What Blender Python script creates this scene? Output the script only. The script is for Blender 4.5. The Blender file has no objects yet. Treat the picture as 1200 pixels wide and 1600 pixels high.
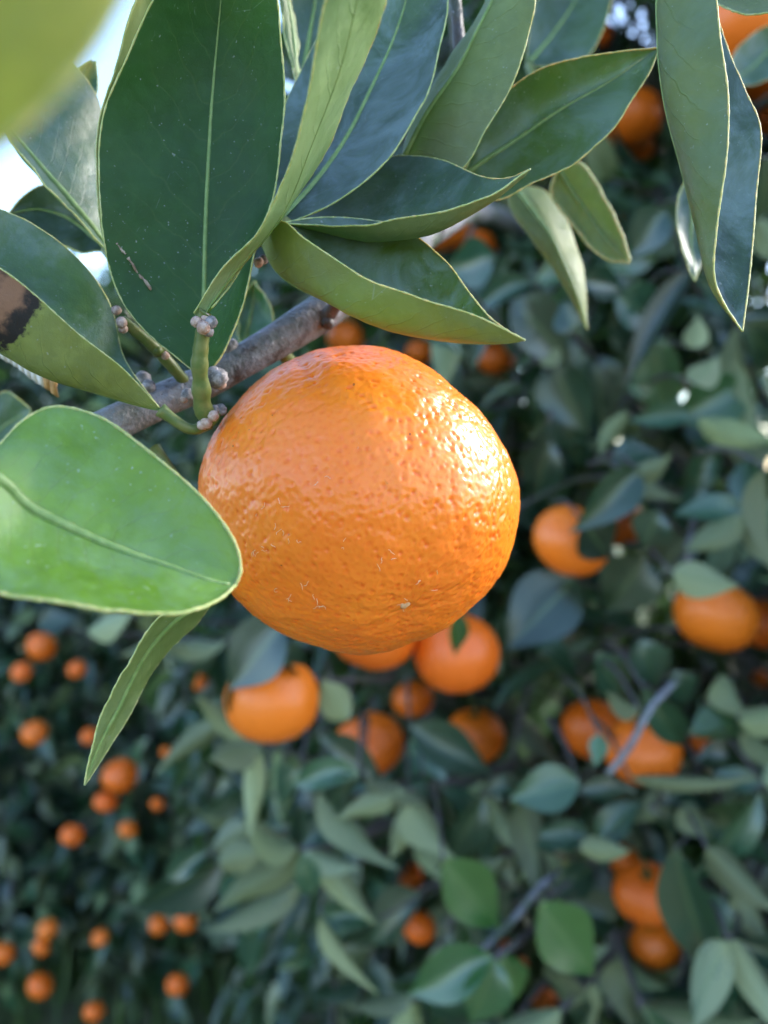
import bpy, math, random
import numpy as np
from mathutils import Vector, Matrix, Quaternion, noise
R = math.radians
random.seed(11); rng = np.random.default_rng(11)
scene = bpy.context.scene
col = scene.collection

# ------------------------------------------------------------------ camera
CAM = Vector((0, 0, 1.30)); PITCH = R(-3)
FPX = 1230.0                                   # focal length in photo pixels (1200 wide)
cam_data = bpy.data.cameras.new('camera'); cam = bpy.data.objects.new('camera', cam_data); col.objects.link(cam)
cam.location = CAM; cam.rotation_euler = (R(90) + PITCH, 0, 0)
cam_data.sensor_fit = 'HORIZONTAL'; cam_data.sensor_width = 36; cam_data.lens = 36 * FPX / 1200
cam_data.clip_start = 0.005; cam_data.clip_end = 2000
cam_data.dof.use_dof = True; cam_data.dof.focus_distance = 0.141
cam_data.dof.aperture_fstop = cam_data.lens / 2.5; cam_data.dof.aperture_blades = 0
scene.camera = cam
FWD = Vector((0, math.cos(PITCH), math.sin(PITCH))); UPV = Vector((0, -math.sin(PITCH), math.cos(PITCH))); RGT = Vector((1, 0, 0))
def at(x, y, d):                               # photo pixel + depth in metres -> point in the place
    return CAM + d * (FWD + RGT * ((x - 600) / FPX) + UPV * ((800 - y) / FPX))
def proj(p):
    v = p - CAM; d = v.dot(FWD)
    if d < 1e-4: return (-9999, -9999, d)
    return (600 + FPX * v.dot(RGT) / d, 800 - FPX * v.dot(UPV) / d, d)

# ------------------------------------------------------------------ light
SUN_AZ, SUN_EL = R(68), R(29)                  # azimuth clockwise from +Y
sun_dir = Vector((math.sin(SUN_AZ) * math.cos(SUN_EL), math.cos(SUN_AZ) * math.cos(SUN_EL), math.sin(SUN_EL)))
world = bpy.data.worlds.new('World'); scene.world = world; world.use_nodes = True
wn = world.node_tree.nodes; wl = world.node_tree.links; wn.clear()
sky = wn.new('ShaderNodeTexSky'); sky.sky_type = 'NISHITA'; sky.sun_disc = False
sky.sun_elevation = SUN_EL; sky.sun_rotation = SUN_AZ; sky.dust_density = 1.0; sky.ozone_density = 2.5; sky.air_density = 1.0
bg = wn.new('ShaderNodeBackground'); bg.inputs['Strength'].default_value = 0.15
wo = wn.new('ShaderNodeOutputWorld'); wl.new(sky.outputs[0], bg.inputs[0]); wl.new(bg.outputs[0], wo.inputs[0])
sl = bpy.data.lights.new('sun', 'SUN'); sl.energy = 1.25; sl.angle = R(15); sl.color = (1, .96, .90)
sun = bpy.data.objects.new('sun', sl); col.objects.link(sun)
sun.rotation_euler = sun_dir.to_track_quat('Z', 'Y').to_euler()
vs = scene.view_settings; vs.view_transform = 'Standard'; vs.look = 'None'; vs.gamma = 1; vs.use_curve_mapping = False
vs.exposure = 2.35
scene.render.engine = 'CYCLES'
scene.cycles.use_denoising = True
scene.cycles.max_bounces = 6; scene.cycles.diffuse_bounces = 3; scene.cycles.glossy_bounces = 3; scene.cycles.use_adaptive_sampling = True; scene.cycles.adaptive_threshold = .02
scene.cycles.sample_clamp_indirect = 6

# ------------------------------------------------------------------ node helpers
class NT:
    def __init__(s, name):
        s.m = bpy.data.materials.new(name); s.m.use_nodes = True
        s.t = s.m.node_tree; s.t.nodes.clear(); s.out = s.n('ShaderNodeOutputMaterial')
    def n(s, typ, ins=None, **kw):
        o = s.t.nodes.new(typ)
        for k, v in kw.items(): setattr(o, k, v)
        for k, v in (ins or {}).items(): s.set(o.inputs[k], v)
        return o
    def set(s, sock, v):
        if hasattr(v, 'is_output'): s.t.links.new(v, sock)
        elif hasattr(v, 'outputs'): s.t.links.new(v.outputs[0], sock)
        else: sock.default_value = v
    def math(s, op, a, b=0.0, c=0.0, clamp=False):
        return s.n('ShaderNodeMath', {0: a, 1: b, 2: c}, operation=op, use_clamp=clamp).outputs[0]
    def mix(s, f, a, b, blend='MIX'):
        o = s.n('ShaderNodeMix', data_type='RGBA', blend_type=blend)
        s.set(o.inputs[0], f); s.set(o.inputs[6], a); s.set(o.inputs[7], b); return o.outputs[2]
    def ramp(s, f, a, b, lo=0.0, hi=1.0):
        o = s.n('ShaderNodeMapRange', {0: f, 1: a, 2: b, 3: lo, 4: hi}, interpolation_type='SMOOTHSTEP'); return o.outputs[0]
    def noise(s, vec, scale, detail=2.0, rough=.5, dist=0.0):
        return s.n('ShaderNodeTexNoise', {'Vector': vec, 'Scale': scale, 'Detail': detail, 'Roughness': rough, 'Distortion': dist}).outputs[0]
    def bump(s, h, strength, dist, normal=None):
        d = {'Height': h, 'Strength': strength, 'Distance': dist}
        if normal is not None: d['Normal'] = normal
        return s.n('ShaderNodeBump', d).outputs[0]
    def done(s, shader): s.set(s.out.inputs[0], shader); return s.m
def c4(c): return (c[0], c[1], c[2], 1.0)

def leaf_material(name, upper, base, base2, trans, rough, spot=None):
    N = NT(name)
    uv = N.n('ShaderNodeUVMap').outputs[0]; sep = N.n('ShaderNodeSeparateXYZ', {0: uv})
    u, v = sep.outputs[0], sep.outputs[1]                    # u across 0..1, v along 0..1
    oc = N.n('ShaderNodeNewGeometry').outputs['Position']
    info = N.n('ShaderNodeObjectInfo')
    sabs = N.math('ABSOLUTE', N.math('MULTIPLY_ADD', u, 2.0, -1.0))
    # side veins: lines that leave the midrib and bend to the tip
    wob = N.noise(oc, 160.0, 2.0)
    ph = N.math('ADD', N.math('MULTIPLY_ADD', v, 12.0, N.math('MULTIPLY', N.math('POWER', sabs, 1.25), -2.6)), N.math('MULTIPLY', wob, .9))
    fr = N.math('ABSOLUTE', N.math('SUBTRACT', N.math('FRACT', ph), .5))
    vein = N.math('MULTIPLY', N.ramp(fr, .06, .0), N.ramp(sabs, 1.0, .45))
    net = N.n('ShaderNodeTexVoronoi', {'Vector': oc, 'Scale': 1700.0}, feature='DISTANCE_TO_EDGE').outputs[0]
    n1 = N.noise(oc, 55.0, 4.0, .6); n2 = N.noise(oc, 420.0, 3.0, .6)
    c = N.mix(N.ramp(n1, .3, .7), c4(base), c4(base2))
    c = N.mix(N.math('MULTIPLY', N.ramp(n2, .4, .75), .35), c, c4([x * 1.5 + .004 for x in base2]))
    c = N.mix(N.math('MULTIPLY', vein, .09 if upper else .18), c, c4((.16, .24, .07)) if upper else c4((.10, .15, .045)))
    rv = N.math('MULTIPLY_ADD', info.outputs['Random'], .5, .75)
    c = N.mix(1.0, c, N.n('ShaderNodeCombineColor', {0: rv, 1: rv, 2: rv}).outputs[0], 'MULTIPLY')
    c = N.mix(1.0, c, info.outputs['Color'], 'MULTIPLY')
    # pale specks, scuffs, and a dusty film that also paints bluish sky sheen
    speck = N.ramp(N.noise(oc, 1500.0, 1.0), .71, .76)
    speck = N.math('MULTIPLY', speck, N.ramp(N.noise(oc, 90.0, 2.0), .40, .58))
    scr = N.ramp(N.n('ShaderNodeTexVoronoi', {'Vector': N.n('ShaderNodeVectorMath', {0: oc, 1: N.n('ShaderNodeTexNoise', {'Vector': oc, 'Scale': 300.0}).outputs[1]}, operation='MULTIPLY_ADD').outputs[0] if False else oc, 'Scale': 170.0, 'Randomness': 1.0}, feature='DISTANCE_TO_EDGE').outputs[0], .012, .0)
    scr = N.math('MULTIPLY', scr, N.ramp(N.noise(oc, 210.0, 2.0), .62, .70))
    marks = N.math('MAXIMUM', speck, N.math('MULTIPLY', scr, .6))
    c = N.mix(N.math('MULTIPLY', marks, .75), c, (.42, .45, .40, 1))
    dust_sheen = N.math('MULTIPLY', N.ramp(N.noise(oc, 75.0, 5.0, .7, .6), .36, .70), .42 if upper else .12)
    dust_sheen = N.math('MULTIPLY', dust_sheen, info.outputs['Alpha'], clamp=True)
    c = N.mix(dust_sheen, c, (.20, .28, .30, 1))  # bluish sky reflection put into the base colour, amount set per leaf
    blot = N.ramp(N.noise(oc, 38.0, 3.0, .6), .56, .70)
    c = N.mix(N.math('MULTIPLY', blot, .3), c, c4((.052, .098, .030)) if upper else c4((.20, .22, .075)))
    rgh = N.math('ADD', N.math('SUBTRACT', rough + .12, N.math('MULTIPLY', info.outputs['Alpha'], .10)), N.math('MULTIPLY_ADD', n2, .18, N.math('MULTIPLY', marks, .3)))
    if spot:
        su, sv, ru, rv_ = spot
        d = N.math('SQRT', N.math('ADD', N.math('POWER', N.math('DIVIDE', N.math('SUBTRACT', u, su), ru), 2.0), N.math('POWER', N.math('DIVIDE', N.math('SUBTRACT', v, sv), rv_), 2.0)))
        d = N.math('ADD', d, N.math('MULTIPLY_ADD', N.noise(oc, 260.0, 4.0, .65), 1.5, -.75))
        k = N.ramp(d, 1.08, .88)
        c = N.mix(k, c, N.mix(N.ramp(d, .15, .6), (.20, .10, .06, 1), (.008, .006, .008, 1)))
    hgt = N.math('ADD', N.math('MULTIPLY', N.noise(oc, 120.0, 2.0), 2.2), N.math('ADD', N.math('MULTIPLY', n2, .5), N.math('MULTIPLY', N.ramp(net, .0, .12), .05)))
    nm = N.bump(N.math('ADD', hgt, N.math('MULTIPLY', N.math('MULTIPLY', vein, 1.0), -.10 if upper else .35)), .6, .0004)
    p = N.n('ShaderNodeBsdfPrincipled', {'Base Color': c, 'Roughness': rgh, 'Normal': nm, 'IOR': 1.47, 'Specular IOR Level': N.math('MULTIPLY_ADD', info.outputs['Alpha'], .55, .25, clamp=True) if upper else .45})
    tc = N.mix(1.0, c4(trans), info.outputs['Color'], 'MULTIPLY')
    tc = N.mix(N.math('MULTIPLY', vein, .3), tc, (.35, .45, .08, 1))
    t = N.n('ShaderNodeBsdfTranslucent', {'Color': tc, 'Normal': nm})
    fac = .35 if not spot else N.math('MULTIPLY', N.ramp(d, .92, 1.05), .35)
    return N.done(N.n('ShaderNodeMixShader', {0: fac, 1: p, 2: t}))

def simple_material(name, a, b, scale, rough=.6, bump=.3, bdist=.0004, detail=4.0, spec=.4, sss=0.0):
    N = NT(name); oc = N.n('ShaderNodeNewGeometry').outputs['Position']
    n1 = N.noise(oc, scale, detail, .6)
    c = N.mix(N.ramp(n1, .35, .68), c4(a), c4(b))
    p = N.n('ShaderNodeBsdfPrincipled', {'Base Color': c, 'Roughness': rough, 'Specular IOR Level': spec, 'Normal': N.bump(n1, bump, bdist)})
    if sss: p.inputs['Subsurface Weight'].default_value = sss; p.inputs['Subsurface Radius'].default_value = (.002, .001, .0004); p.inputs['Subsurface Scale'].default_value = 1.0
    return N.done(p)

UP_A, UP_B = (.018, .052, .021), (.030, .078, .028)
UN_A, UN_B = (.165, .190, .080), (.215, .240, .105)
TR_U = (.22, .42, .05); TR_L = (.30, .46, .08)
M = {}
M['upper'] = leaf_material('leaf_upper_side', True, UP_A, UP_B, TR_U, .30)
M['under'] = leaf_material('leaf_underside', False, UN_A, UN_B, TR_L, .44)
M['under_spot'] = leaf_material('leaf_underside_blotched', False, UN_A, UN_B, TR_L, .44, spot=(.05, .545, .34, .10))
M['margin'] = simple_material('leaf_margin', (.26, .32, .10), (.42, .43, .19), 900, .45, .3, .0002, sss=.4)
M['midrib'] = simple_material('leaf_midrib', (.13, .22, .06), (.19, .28, .09), 500, .45, .2, .0002, sss=.2)
M['petiole'] = simple_material('green_petiole', (.085, .125, .028), (.15, .16, .045), 350, .45, .3, .0003)
M['twig'] = simple_material('green_twig', (.035, .060, .025), (.10, .11, .035), 240, .45, .5, .0005)
M['cork'] = simple_material('corky_scar', (.34, .20, .15), (.50, .38, .33), 900, .65, .6, .0004)
M['bud'] = simple_material('grey_bud', (.12, .11, .11), (.34, .31, .32), 700, .6, .7, .0005)
M['scratch'] = simple_material('healed_scratch', (.22, .14, .09), (.42, .33, .24), 800, .7)
M['dry'] = simple_material('dry_leaf', (.62, .58, .55), (.72, .68, .66), 300, .6, .4, .0004)
M['drybrown'] = simple_material('dry_leaf_tip', (.40, .20, .06), (.52, .30, .12), 500, .7, .5, .0004)

def bark_material(name, a, b, c_):
    N = NT(name); oc = N.n('ShaderNodeNewGeometry').outputs['Position']
    n1 = N.noise(oc, 130, 5, .65); n2 = N.noise(oc, 620, 3, .6); n3 = N.noise(oc, 60, 3, .5)
    c = N.mix(N.ramp(n1, .36, .64), c4(a), c4(b)); c = N.mix(N.ramp(n3, .48, .62), c, c4(c_)); c = N.mix(N.ramp(N.noise(oc, 85, 4, .6), .56, .66), c, (.06, .045, .045, 1))
    c = N.mix(N.ramp(n2, .64, .72), c, (.42, .40, .45, 1))
    c = N.mix(N.ramp(n2, .34, .27), c, (.035, .028, .03, 1))
    h = N.math('ADD', n1, N.math('MULTIPLY', n2, .8))
    return N.done(N.n('ShaderNodeBsdfPrincipled', {'Base Color': c, 'Roughness': .55, 'Normal': N.bump(h, .9, .0009)}))
M['bark'] = bark_material('branch_bark', (.12, .125, .13), (.22, .215, .25), (.085, .11, .075))
M['bark_dark'] = bark_material('twig_bark', (.05, .042, .045), (.10, .085, .085), (.06, .07, .045))

def peel_material(name, hero):
    N = NT(name); oc = N.n('ShaderNodeTexCoord').outputs['Object']
    info = N.n('ShaderNodeObjectInfo'); big = N.noise(oc, 42, 3, .5)
    if hero:
        pits = N.n('ShaderNodeAttribute', attribute_name='pit').outputs['Fac']
        c = N.mix(N.ramp(big, .3, .7), (.84, .182, .009, 1), (.88, .228, .012, 1))
        c = N.mix(N.math('MULTIPLY', pits, .75, clamp=True), c, (.80, .125, .002, 1))
        scar = N.math('MULTIPLY', N.ramp(N.noise(oc, 900, 2), .70, .80), N.ramp(N.noise(oc, 60, 2), .52, .68))
        c = N.mix(N.math('MULTIPLY', scar, .45), c, (.80, .52, .30, 1))
        sp = N.math('MULTIPLY', N.ramp(N.noise(oc, 1100, 0), .20, .17), N.ramp(N.noise(oc, 75, 2), .58, .62))
        c = N.mix(N.math('MULTIPLY', sp, .7), c, (.12, .03, .01, 1))
        nm = N.bump(N.noise(oc, 1300, 2, .5), .35, .00012)
    else:
        rv = N.math('MULTIPLY_ADD', info.outputs['Random'], .25, .80)
        c = N.mix(1.0, (.82, .168, .009, 1), N.n('ShaderNodeCombineColor', {0: 1.0, 1: rv, 2: rv}).outputs[0], 'MULTIPLY')
        nm = N.bump(N.noise(oc, 500, 2, .5), .5, .0005)
    p = N.n('ShaderNodeBsdfPrincipled', {'Base Color': c, 'Roughness': .32 if hero else .38, 'IOR': 1.46, 'Normal': nm, 'Specular IOR Level': .55,
            'Subsurface Weight': .45 if hero else 0.0, 'Subsurface Radius': (.003, .001, .0003), 'Subsurface Scale': 1.0})
    return N.done(p)
M['peel'] = peel_material('mandarin_peel', True)
M['peel_bg'] = peel_material('mandarin_peel_far', False)
M['calyx'] = simple_material('green_calyx', (.05, .08, .02), (.10, .13, .04), 500, .55)
M['scar'] = simple_material('blossom_scar', (.62, .30, .14), (.75, .45, .28), 900, .6)
M['fibre'] = simple_material('dry_fibre', (.82, .50, .28), (.84, .66, .50), 900, .6)

def foliage_material(name, upper):
    N = NT(name); g = N.n('ShaderNodeNewGeometry'); oc = g.outputs['Position']
    rnd = g.outputs['Random Per Island']
    c = N.mix(rnd, c4((.014, .036, .018)), c4((.050, .105, .055)))
    c = N.mix(N.ramp(rnd, .80, .81), c, (.20, .235, .125, 1))
    n2 = N.noise(oc, 90, 3)
    c = N.mix(N.math('MULTIPLY', N.ramp(n2, .4, .7), .25), c, (.20, .25, .2, 1))
    p = N.n('ShaderNodeBsdfPrincipled', {'Base Color': c, 'Roughness': .36, 'Specular IOR Level': .85})
    t = N.n('ShaderNodeBsdfTranslucent', {'Color': c4([.08, .18, .03]) if upper else c4((.14, .25, .04))})
    return N.done(N.n('ShaderNodeMixShader', {0: .35, 1: p, 2: t}))
M['foliage'] = foliage_material('tree_foliage', True)
def tree_leaf_material(name, base, trans, rough, spec):
    N = NT(name); info = N.n('ShaderNodeObjectInfo'); sep = N.n('ShaderNodeSeparateXYZ', {0: N.n('ShaderNodeUVMap').outputs[0]})
    rib = N.ramp(N.math('ABSOLUTE', N.math('SUBTRACT', sep.outputs[0], .5)), .05, .01)
    rv = N.math('MULTIPLY_ADD', info.outputs['Random'], .9, .5)
    c = N.mix(1.0, c4(base), N.n('ShaderNodeCombineColor', {0: rv, 1: rv, 2: rv}).outputs[0], 'MULTIPLY')
    c = N.mix(1.0, c, info.outputs['Color'], 'MULTIPLY')
    c = N.mix(N.math('MULTIPLY', rib, .45), c, (.16, .24, .08, 1))
    p = N.n('ShaderNodeBsdfPrincipled', {'Base Color': c, 'Roughness': rough, 'Specular IOR Level': spec})
    t = N.n('ShaderNodeBsdfTranslucent', {'Color': N.mix(1.0, c4(trans), info.outputs['Color'], 'MULTIPLY')})
    return N.done(N.n('ShaderNodeMixShader', {0: .28, 1: p, 2: t}))
M['bg_upper'] = tree_leaf_material('tree_leaf_upper', (.030, .072, .038), (.15, .28, .06), .30, 1.0)
M['bg_under'] = tree_leaf_material('tree_leaf_underside', (.20, .235, .125), (.26, .38, .10), .5, .4)

# ------------------------------------------------------------------ mesh helpers
class MB:
    def __init__(s): s.v = []; s.f = []; s.mi = []; s.uv = []
    def add(s, verts, faces, mi=0, uvs=None):
        o = len(s.v); s.v += [tuple(p) for p in verts]; s.f += [tuple(i + o for i in f) for f in faces]; s.mi += [mi] * len(faces)
        s.uv += uvs if uvs else [(0, 0)] * len(verts)
    def tube(s, pts, rad, sides=8, mi=0, cap=True, jag=0.0):
        pts = [Vector(p) for p in pts]; n = len(pts)
        rad = [rad] * n if not hasattr(rad, '__len__') else rad
        vs, fs = [], []; ref = None
        for i, p in enumerate(pts):
            t = (pts[min(i + 1, n - 1)] - pts[max(i - 1, 0)]).normalized()
            if ref is None: ref = t.orthogonal().normalized()
            ref = (ref - t * ref.dot(t)).normalized(); b = t.cross(ref)
            for k in range(sides):
                a = 2 * math.pi * k / sides; r = rad[i] * (1 + (random.uniform(-jag, jag) if jag else 0))
                vs.append(p + (ref * math.cos(a) + b * math.sin(a)) * r)
        for i in range(n - 1):
            for k in range(sides):
                k2 = (k + 1) % sides
                fs.append((i * sides + k, i * sides + k2, (i + 1) * sides + k2, (i + 1) * sides + k))
        if cap:
            fs.append(tuple(range(sides))[::-1]); fs.append(tuple((n - 1) * sides + k for k in range(sides)))
        s.add(vs, fs, mi)
    def ball(s, c, r, axis=(0, 0, 1), squash=1.0, seg=10, rings=7, mi=0, jag=0.0):
        q = Vector((0, 0, 1)).rotation_difference(Vector(axis).normalized()); vs, fs = [], []
        for i in range(rings + 1):
            th = math.pi * i / rings
            for k in range(seg):
                a = 2 * math.pi * k / seg; rr = r * (1 + random.uniform(-jag, jag))
                vs.append(Vector(c) + q @ Vector((rr * math.sin(th) * math.cos(a), rr * math.sin(th) * math.sin(a), rr * squash * math.cos(th))))
        for i in range(rings):
            for k in range(seg):
                k2 = (k + 1) % seg; fs.append((i * seg + k, (i + 1) * seg + k, (i + 1) * seg + k2, i * seg + k2))
        s.add(vs, fs, mi)
    def mesh(s, name, mats, smooth=True):
        me = bpy.data.meshes.new(name); me.from_pydata(s.v, [], s.f)
        for m in mats: me.materials.append(m)
        if s.mi: me.polygons.foreach_set('material_index', np.array(s.mi, dtype=np.int32))
        me.polygons.foreach_set('use_smooth', np.full(len(s.f), smooth))
        ul = me.uv_layers.new(name='UVMap'); li = np.zeros(len(me.loops), dtype=np.int32); me.loops.foreach_get('vertex_index', li)
        ul.data.foreach_set('uv', np.array(s.uv, dtype=np.float32)[li].ravel())
        me.update(); return me
    def build(s, name, mats, parent=None, smooth=True):
        o = bpy.data.objects.new(name, s.mesh(name, mats if isinstance(mats, list) else [mats], smooth)); col.objects.link(o)
        if parent is not None: adopt(o, parent)
        return o
def adopt(o, parent):
    o.parent = parent; o.matrix_parent_inverse = world_of(parent).inverted()
def world_of(o):
    m = o.matrix_basis.copy()
    if o.parent: m = world_of(o.parent) @ o.matrix_parent_inverse @ m
    return m
def empty(name, loc): o = bpy.data.objects.new(name, None); o.empty_display_size = .02; o.location = loc; col.objects.link(o); return o
def tag(o, label=None, cat=None, group=None, kind=None):
    for k, v in (('label', label), ('category', cat), ('group', group), ('kind', kind)):
        if v: o[k] = v
    return o
def spline(pts, n):
    """Catmull-Rom through pts, resampled to n points by arc length."""
    P = [Vector(p) for p in pts]; P = [P[0] * 2 - P[1]] + P + [P[-1] * 2 - P[-2]]; dense = []
    for i in range(1, len(P) - 2):
        for k in range(24):
            t = k / 24; a, b, c, d = P[i - 1:i + 3]
            dense.append(.5 * ((2 * b) + (c - a) * t + (2 * a - 5 * b + 4 * c - d) * t * t + (3 * b - a - 3 * c + d) * t ** 3))
    dense.append(P[-2])
    L = [0.0]
    for a, b in zip(dense, dense[1:]): L.append(L[-1] + (b - a).length)
    out = []; j = 0
    for k in range(n):
        s = L[-1] * k / (n - 1)
        while j < len(L) - 2 and L[j + 1] < s: j += 1
        f = (s - L[j]) / max(L[j + 1] - L[j], 1e-9); out.append(dense[j].lerp(dense[j + 1], min(max(f, 0), 1)))
    return out
def pp(lst): return [at(x, y, d / 1000) for x, y, d in lst]

# foreground occupancy, so that the 300 individual leaves of a tree are ones that show
GW, GH, GC = 150, 200, 8.0
occ = np.zeros((GH, GW), dtype=bool)
def mark(p):
    x, y, d = proj(p); i, j = int(y // GC), int(x // GC)
    if 0 <= i < GH and 0 <= j < GW: occ[i, j] = True

# ------------------------------------------------------------------ detailed citrus leaf
def leaf(parent, A, K, B, up_b=True, dust_sheen=1.0, fold=.15, tint=(1, 1, 1), petiole=None, nu=44, nh=7, under='under', rib=1.0, wavy=.00035, margin=.00020, label=None, shadow_ok=True):
    """A, K, B: one edge, the midrib and the other edge, from base to tip (pixel, pixel, depth in mm)."""
    a, k, b = spline(pp(A), nu), spline(pp(K), nu), spline(pp(B), nu)
    nv = 2 * nh + 1; seed = random.random() * 100
    P = [[None] * nv for _ in range(nu)]
    for i in range(nu):
        for j in range(nv):
            s = (j - nh) / nh; q = (1 - fold) * s * s + fold * abs(s)
            p = k[i] + (b[i] - a[i]) * .5 * s + ((a[i] + b[i]) * .5 - k[i]) * q
            P[i][j] = p
    Nn = [[None] * nv for _ in range(nu)]
    for i in range(nu):
        for j in range(nv):
            du = P[i][min(j + 1, nv - 1)] - P[i][max(j - 1, 0)]; dv = P[min(i + 1, nu - 1)][j] - P[max(i - 1, 0)][j]
            n = du.cross(dv); Nn[i][j] = n.normalized() if n.length > 1e-12 else None
    for i in range(nu):
        for j in range(nv):
            if Nn[i][j] is None: Nn[i][j] = Nn[min(max(i, 2), nu - 3)][nh]
    jt, it = int(nv * .8), nu // 2
    facing = Nn[it][jt].dot(CAM - P[it][jt]) > 0
    flip = facing != up_b
    sg = -1.0 if flip else 1.0
    Q = [[None] * nv for _ in range(nu)]
    for i in range(nu):
        t = i / (nu - 1); env = math.sin(math.pi * min(max(t, 0), 1)) ** .5
        for j in range(nv):
            s = (j - nh) / nh
            w = noise.noise(Vector((t * 7 + seed, s * 1.6, seed))) * wavy * env * (abs(s) ** 1.3) * 2.4
            w += noise.noise(Vector((t * 26 + seed, s * 3, 3.1))) * wavy * .5 * env * abs(s) ** 2
            w += noise.noise(Vector((t * 3.3 + seed, s * 1.3 + 5, 7.7))) * .0011 * env * (1 - s * s * .6)
            ph = (t * 12 - abs(s) ** 1.25 * 2.6) * 2 * math.pi
            w += math.cos(ph) * .00007 * env * (1 - abs(s)) * min(abs(s) * 4, 1)
            Q[i][j] = P[i][j] + Nn[i][j] * sg * w
            mark(Q[i][j])
    th = .00013; mb = MB()
    for side, mi in ((1, 0), (-1, 1)):
        vs = [Q[i][j] + Nn[i][j] * sg * th * side for i in range(nu) for j in range(nv)]
        uvs = [(j / (nv - 1), i / (nu - 1)) for i in range(nu) for j in range(nv)]
        fs = []
        for i in range(nu - 1):
            for j in range(nv - 1):
                f = (i * nv + j, i * nv + j + 1, (i + 1) * nv + j + 1, (i + 1) * nv + j)
                if (side < 0) != flip: f = f[::-1]
                fs.append(f)
        mb.add(vs, fs, mi, uvs)
    o = mb.build('leaf', [M['upper'], M[under]], parent); o.color = (*tint, dust_sheen)
    if label: o['label'] = label
    m = MB(); e1 = [Q[i][0] for i in range(nu)]; e2 = [Q[i][nv - 1] for i in range(nu)]
    for e in (e1, e2):
        pts = spline(e, nu * 3)
        m.tube(pts, [margin * (.75 + .5 * abs(noise.noise(Vector((q * .45 + seed, 0, 0)))) + .25 * max(0, math.sin(q * 1.1))) for q in range(len(pts))], 6)
    m.build('margin', M['margin'], o)
    m = MB(); kk = [Q[i][nh] - Nn[i][nh] * sg * .00008 for i in range(nu)]
    m.tube(kk[:-1], [(.00062 * (1 - i / nu) ** .8 + .00016) * rib for i in range(nu - 1)], 8)
    m.build('midrib', M['midrib'], o)
    if petiole:
        m = MB(); pts = spline(pp(petiole), 14); n = len(pts)
        m.tube(pts, [.00105 + .0004 * abs(2 * i / (n - 1) - 1) ** 3 for i in range(n)], 10)
        m.build('petiole', M['petiole'], o)
    return o

# ================================================================== the ground
def ground_material():
    N = NT('grassy_soil'); oc = N.n('ShaderNodeNewGeometry').outputs['Position']
    n1 = N.noise(oc, 3, 6, .65); n2 = N.noise(oc, 60, 4, .6)
    c = N.mix(N.ramp(n1, .40, .56), (.27, .22, .16, 1), (.15, .18, .07, 1)); c = N.mix(N.math('MULTIPLY', n2, .5), c, (.20, .21, .10, 1))
    return N.done(N.n('ShaderNodeBsdfPrincipled', {'Base Color': c, 'Roughness': .9, 'Normal': N.bump(n2, .8, .02)}))
g = MB(); g.add([(-400, -400, 0), (400, -400, 0), (400, 400, 0), (-400, 400, 0)], [(0, 1, 2, 3)])
tag(g.build('ground', ground_material(), smooth=False), 'grassy orchard soil under the citrus trees', None, None, 'structure')
N = NT('grass_blade'); gi = N.n('ShaderNodeNewGeometry')
gc = N.mix(gi.outputs['Random Per Island'], (.07, .14, .03, 1), (.16, .24, .07, 1))
gmat = N.done(N.n('ShaderNodeMixShader', {0: .3, 1: N.n('ShaderNodeBsdfPrincipled', {'Base Color': gc, 'Roughness': .5}), 2: N.n('ShaderNodeBsdfTranslucent', {'Color': (.2, .35, .06, 1)})}))
gb = MB(); gr = random.Random(5)
for _ in range(16000):
    x, y = gr.uniform(-3.4, 1.2), gr.uniform(1.2, 5.0); h = gr.uniform(.05, .16); a = gr.uniform(0, 6.28); w = gr.uniform(.003, .006)
    dx, dy = math.cos(a), math.sin(a); l = gr.uniform(.02, .08)
    gb.add([(x - dy * w, y + dx * w, -.005), (x + dy * w, y - dx * w, -.005), (x + dx * l * .4 + dy * w * .7, y + dy * l * .4 - dx * w * .7, h * .6), (x + dx * l * .4 - dy * w * .7, y + dy * l * .4 + dx * w * .7, h * .6), (x + dx * l, y + dy * l, h)], [(0, 1, 2, 3), (3, 2, 4)])
tag(gb.build('grass', gmat), 'short green grass under the far citrus tree', 'grass', None, 'stuff')

# ================================================================== foreground branch
br = empty('citrus_branch', at(600, 430, .185))
tag(br, 'grey citrus branch with broad glossy leaves carrying the big mandarin', 'branch')
def wood(name, pts, r0, r1, mat, jag=.05, knob=0.0, sides=18, n=60):
    P = spline(pp(pts), n); s = random.random() * 50; m = MB()
    rad = [(r0 + (r1 - r0) * i / (n - 1)) * (1 + knob * noise.noise(Vector((i * .28 + s, 0, 0))) + knob * .5 * noise.noise(Vector((i * .9 + s, 4, 0)))) for i in range(n)]
    m.tube(P, rad, sides, jag=jag); return m.build(name, mat, br)
wood('limb', [(120, 690, 153), (175, 662, 157), (245, 630, 162), (330, 592, 167), (420, 540, 172), (500, 490, 178), (570, 440, 188), (640, 385, 205), (700, 345, 260), (745, 330, 400), (800, 350, 700), (900, 420, 1100)], .0036, .0095, M['bark'], .04, .18, 22, 110)
wood('twig', [(332, 655, 152), (318, 640, 150), (314, 600, 147), (312, 565, 145), (318, 508, 143)], .0019, .0013, M['petiole'], .04, .2, 14, 30)
wood('twig', [(500, 508, 177), (528, 470, 171), (540, 440, 169), (500, 400, 168), (430, 368, 160)], .0017, .0013, M['bark_dark'], .05, .15, 12, 30)
wood('twig', [(540, 440, 169), (620, 350, 174), (700, 290, 177), (790, 275, 185), (850, 262, 215), (900, 240, 230)], .0015, .0011, M['twig'], .04, .15, 12, 30)
wood('twig', [(700, 290, 177), (730, 200, 178), (722, 110, 178), (712, 0, 178), (705, -120, 178)], .0014, .0013, M['bark_dark'], .05, .2, 12, 30)
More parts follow.
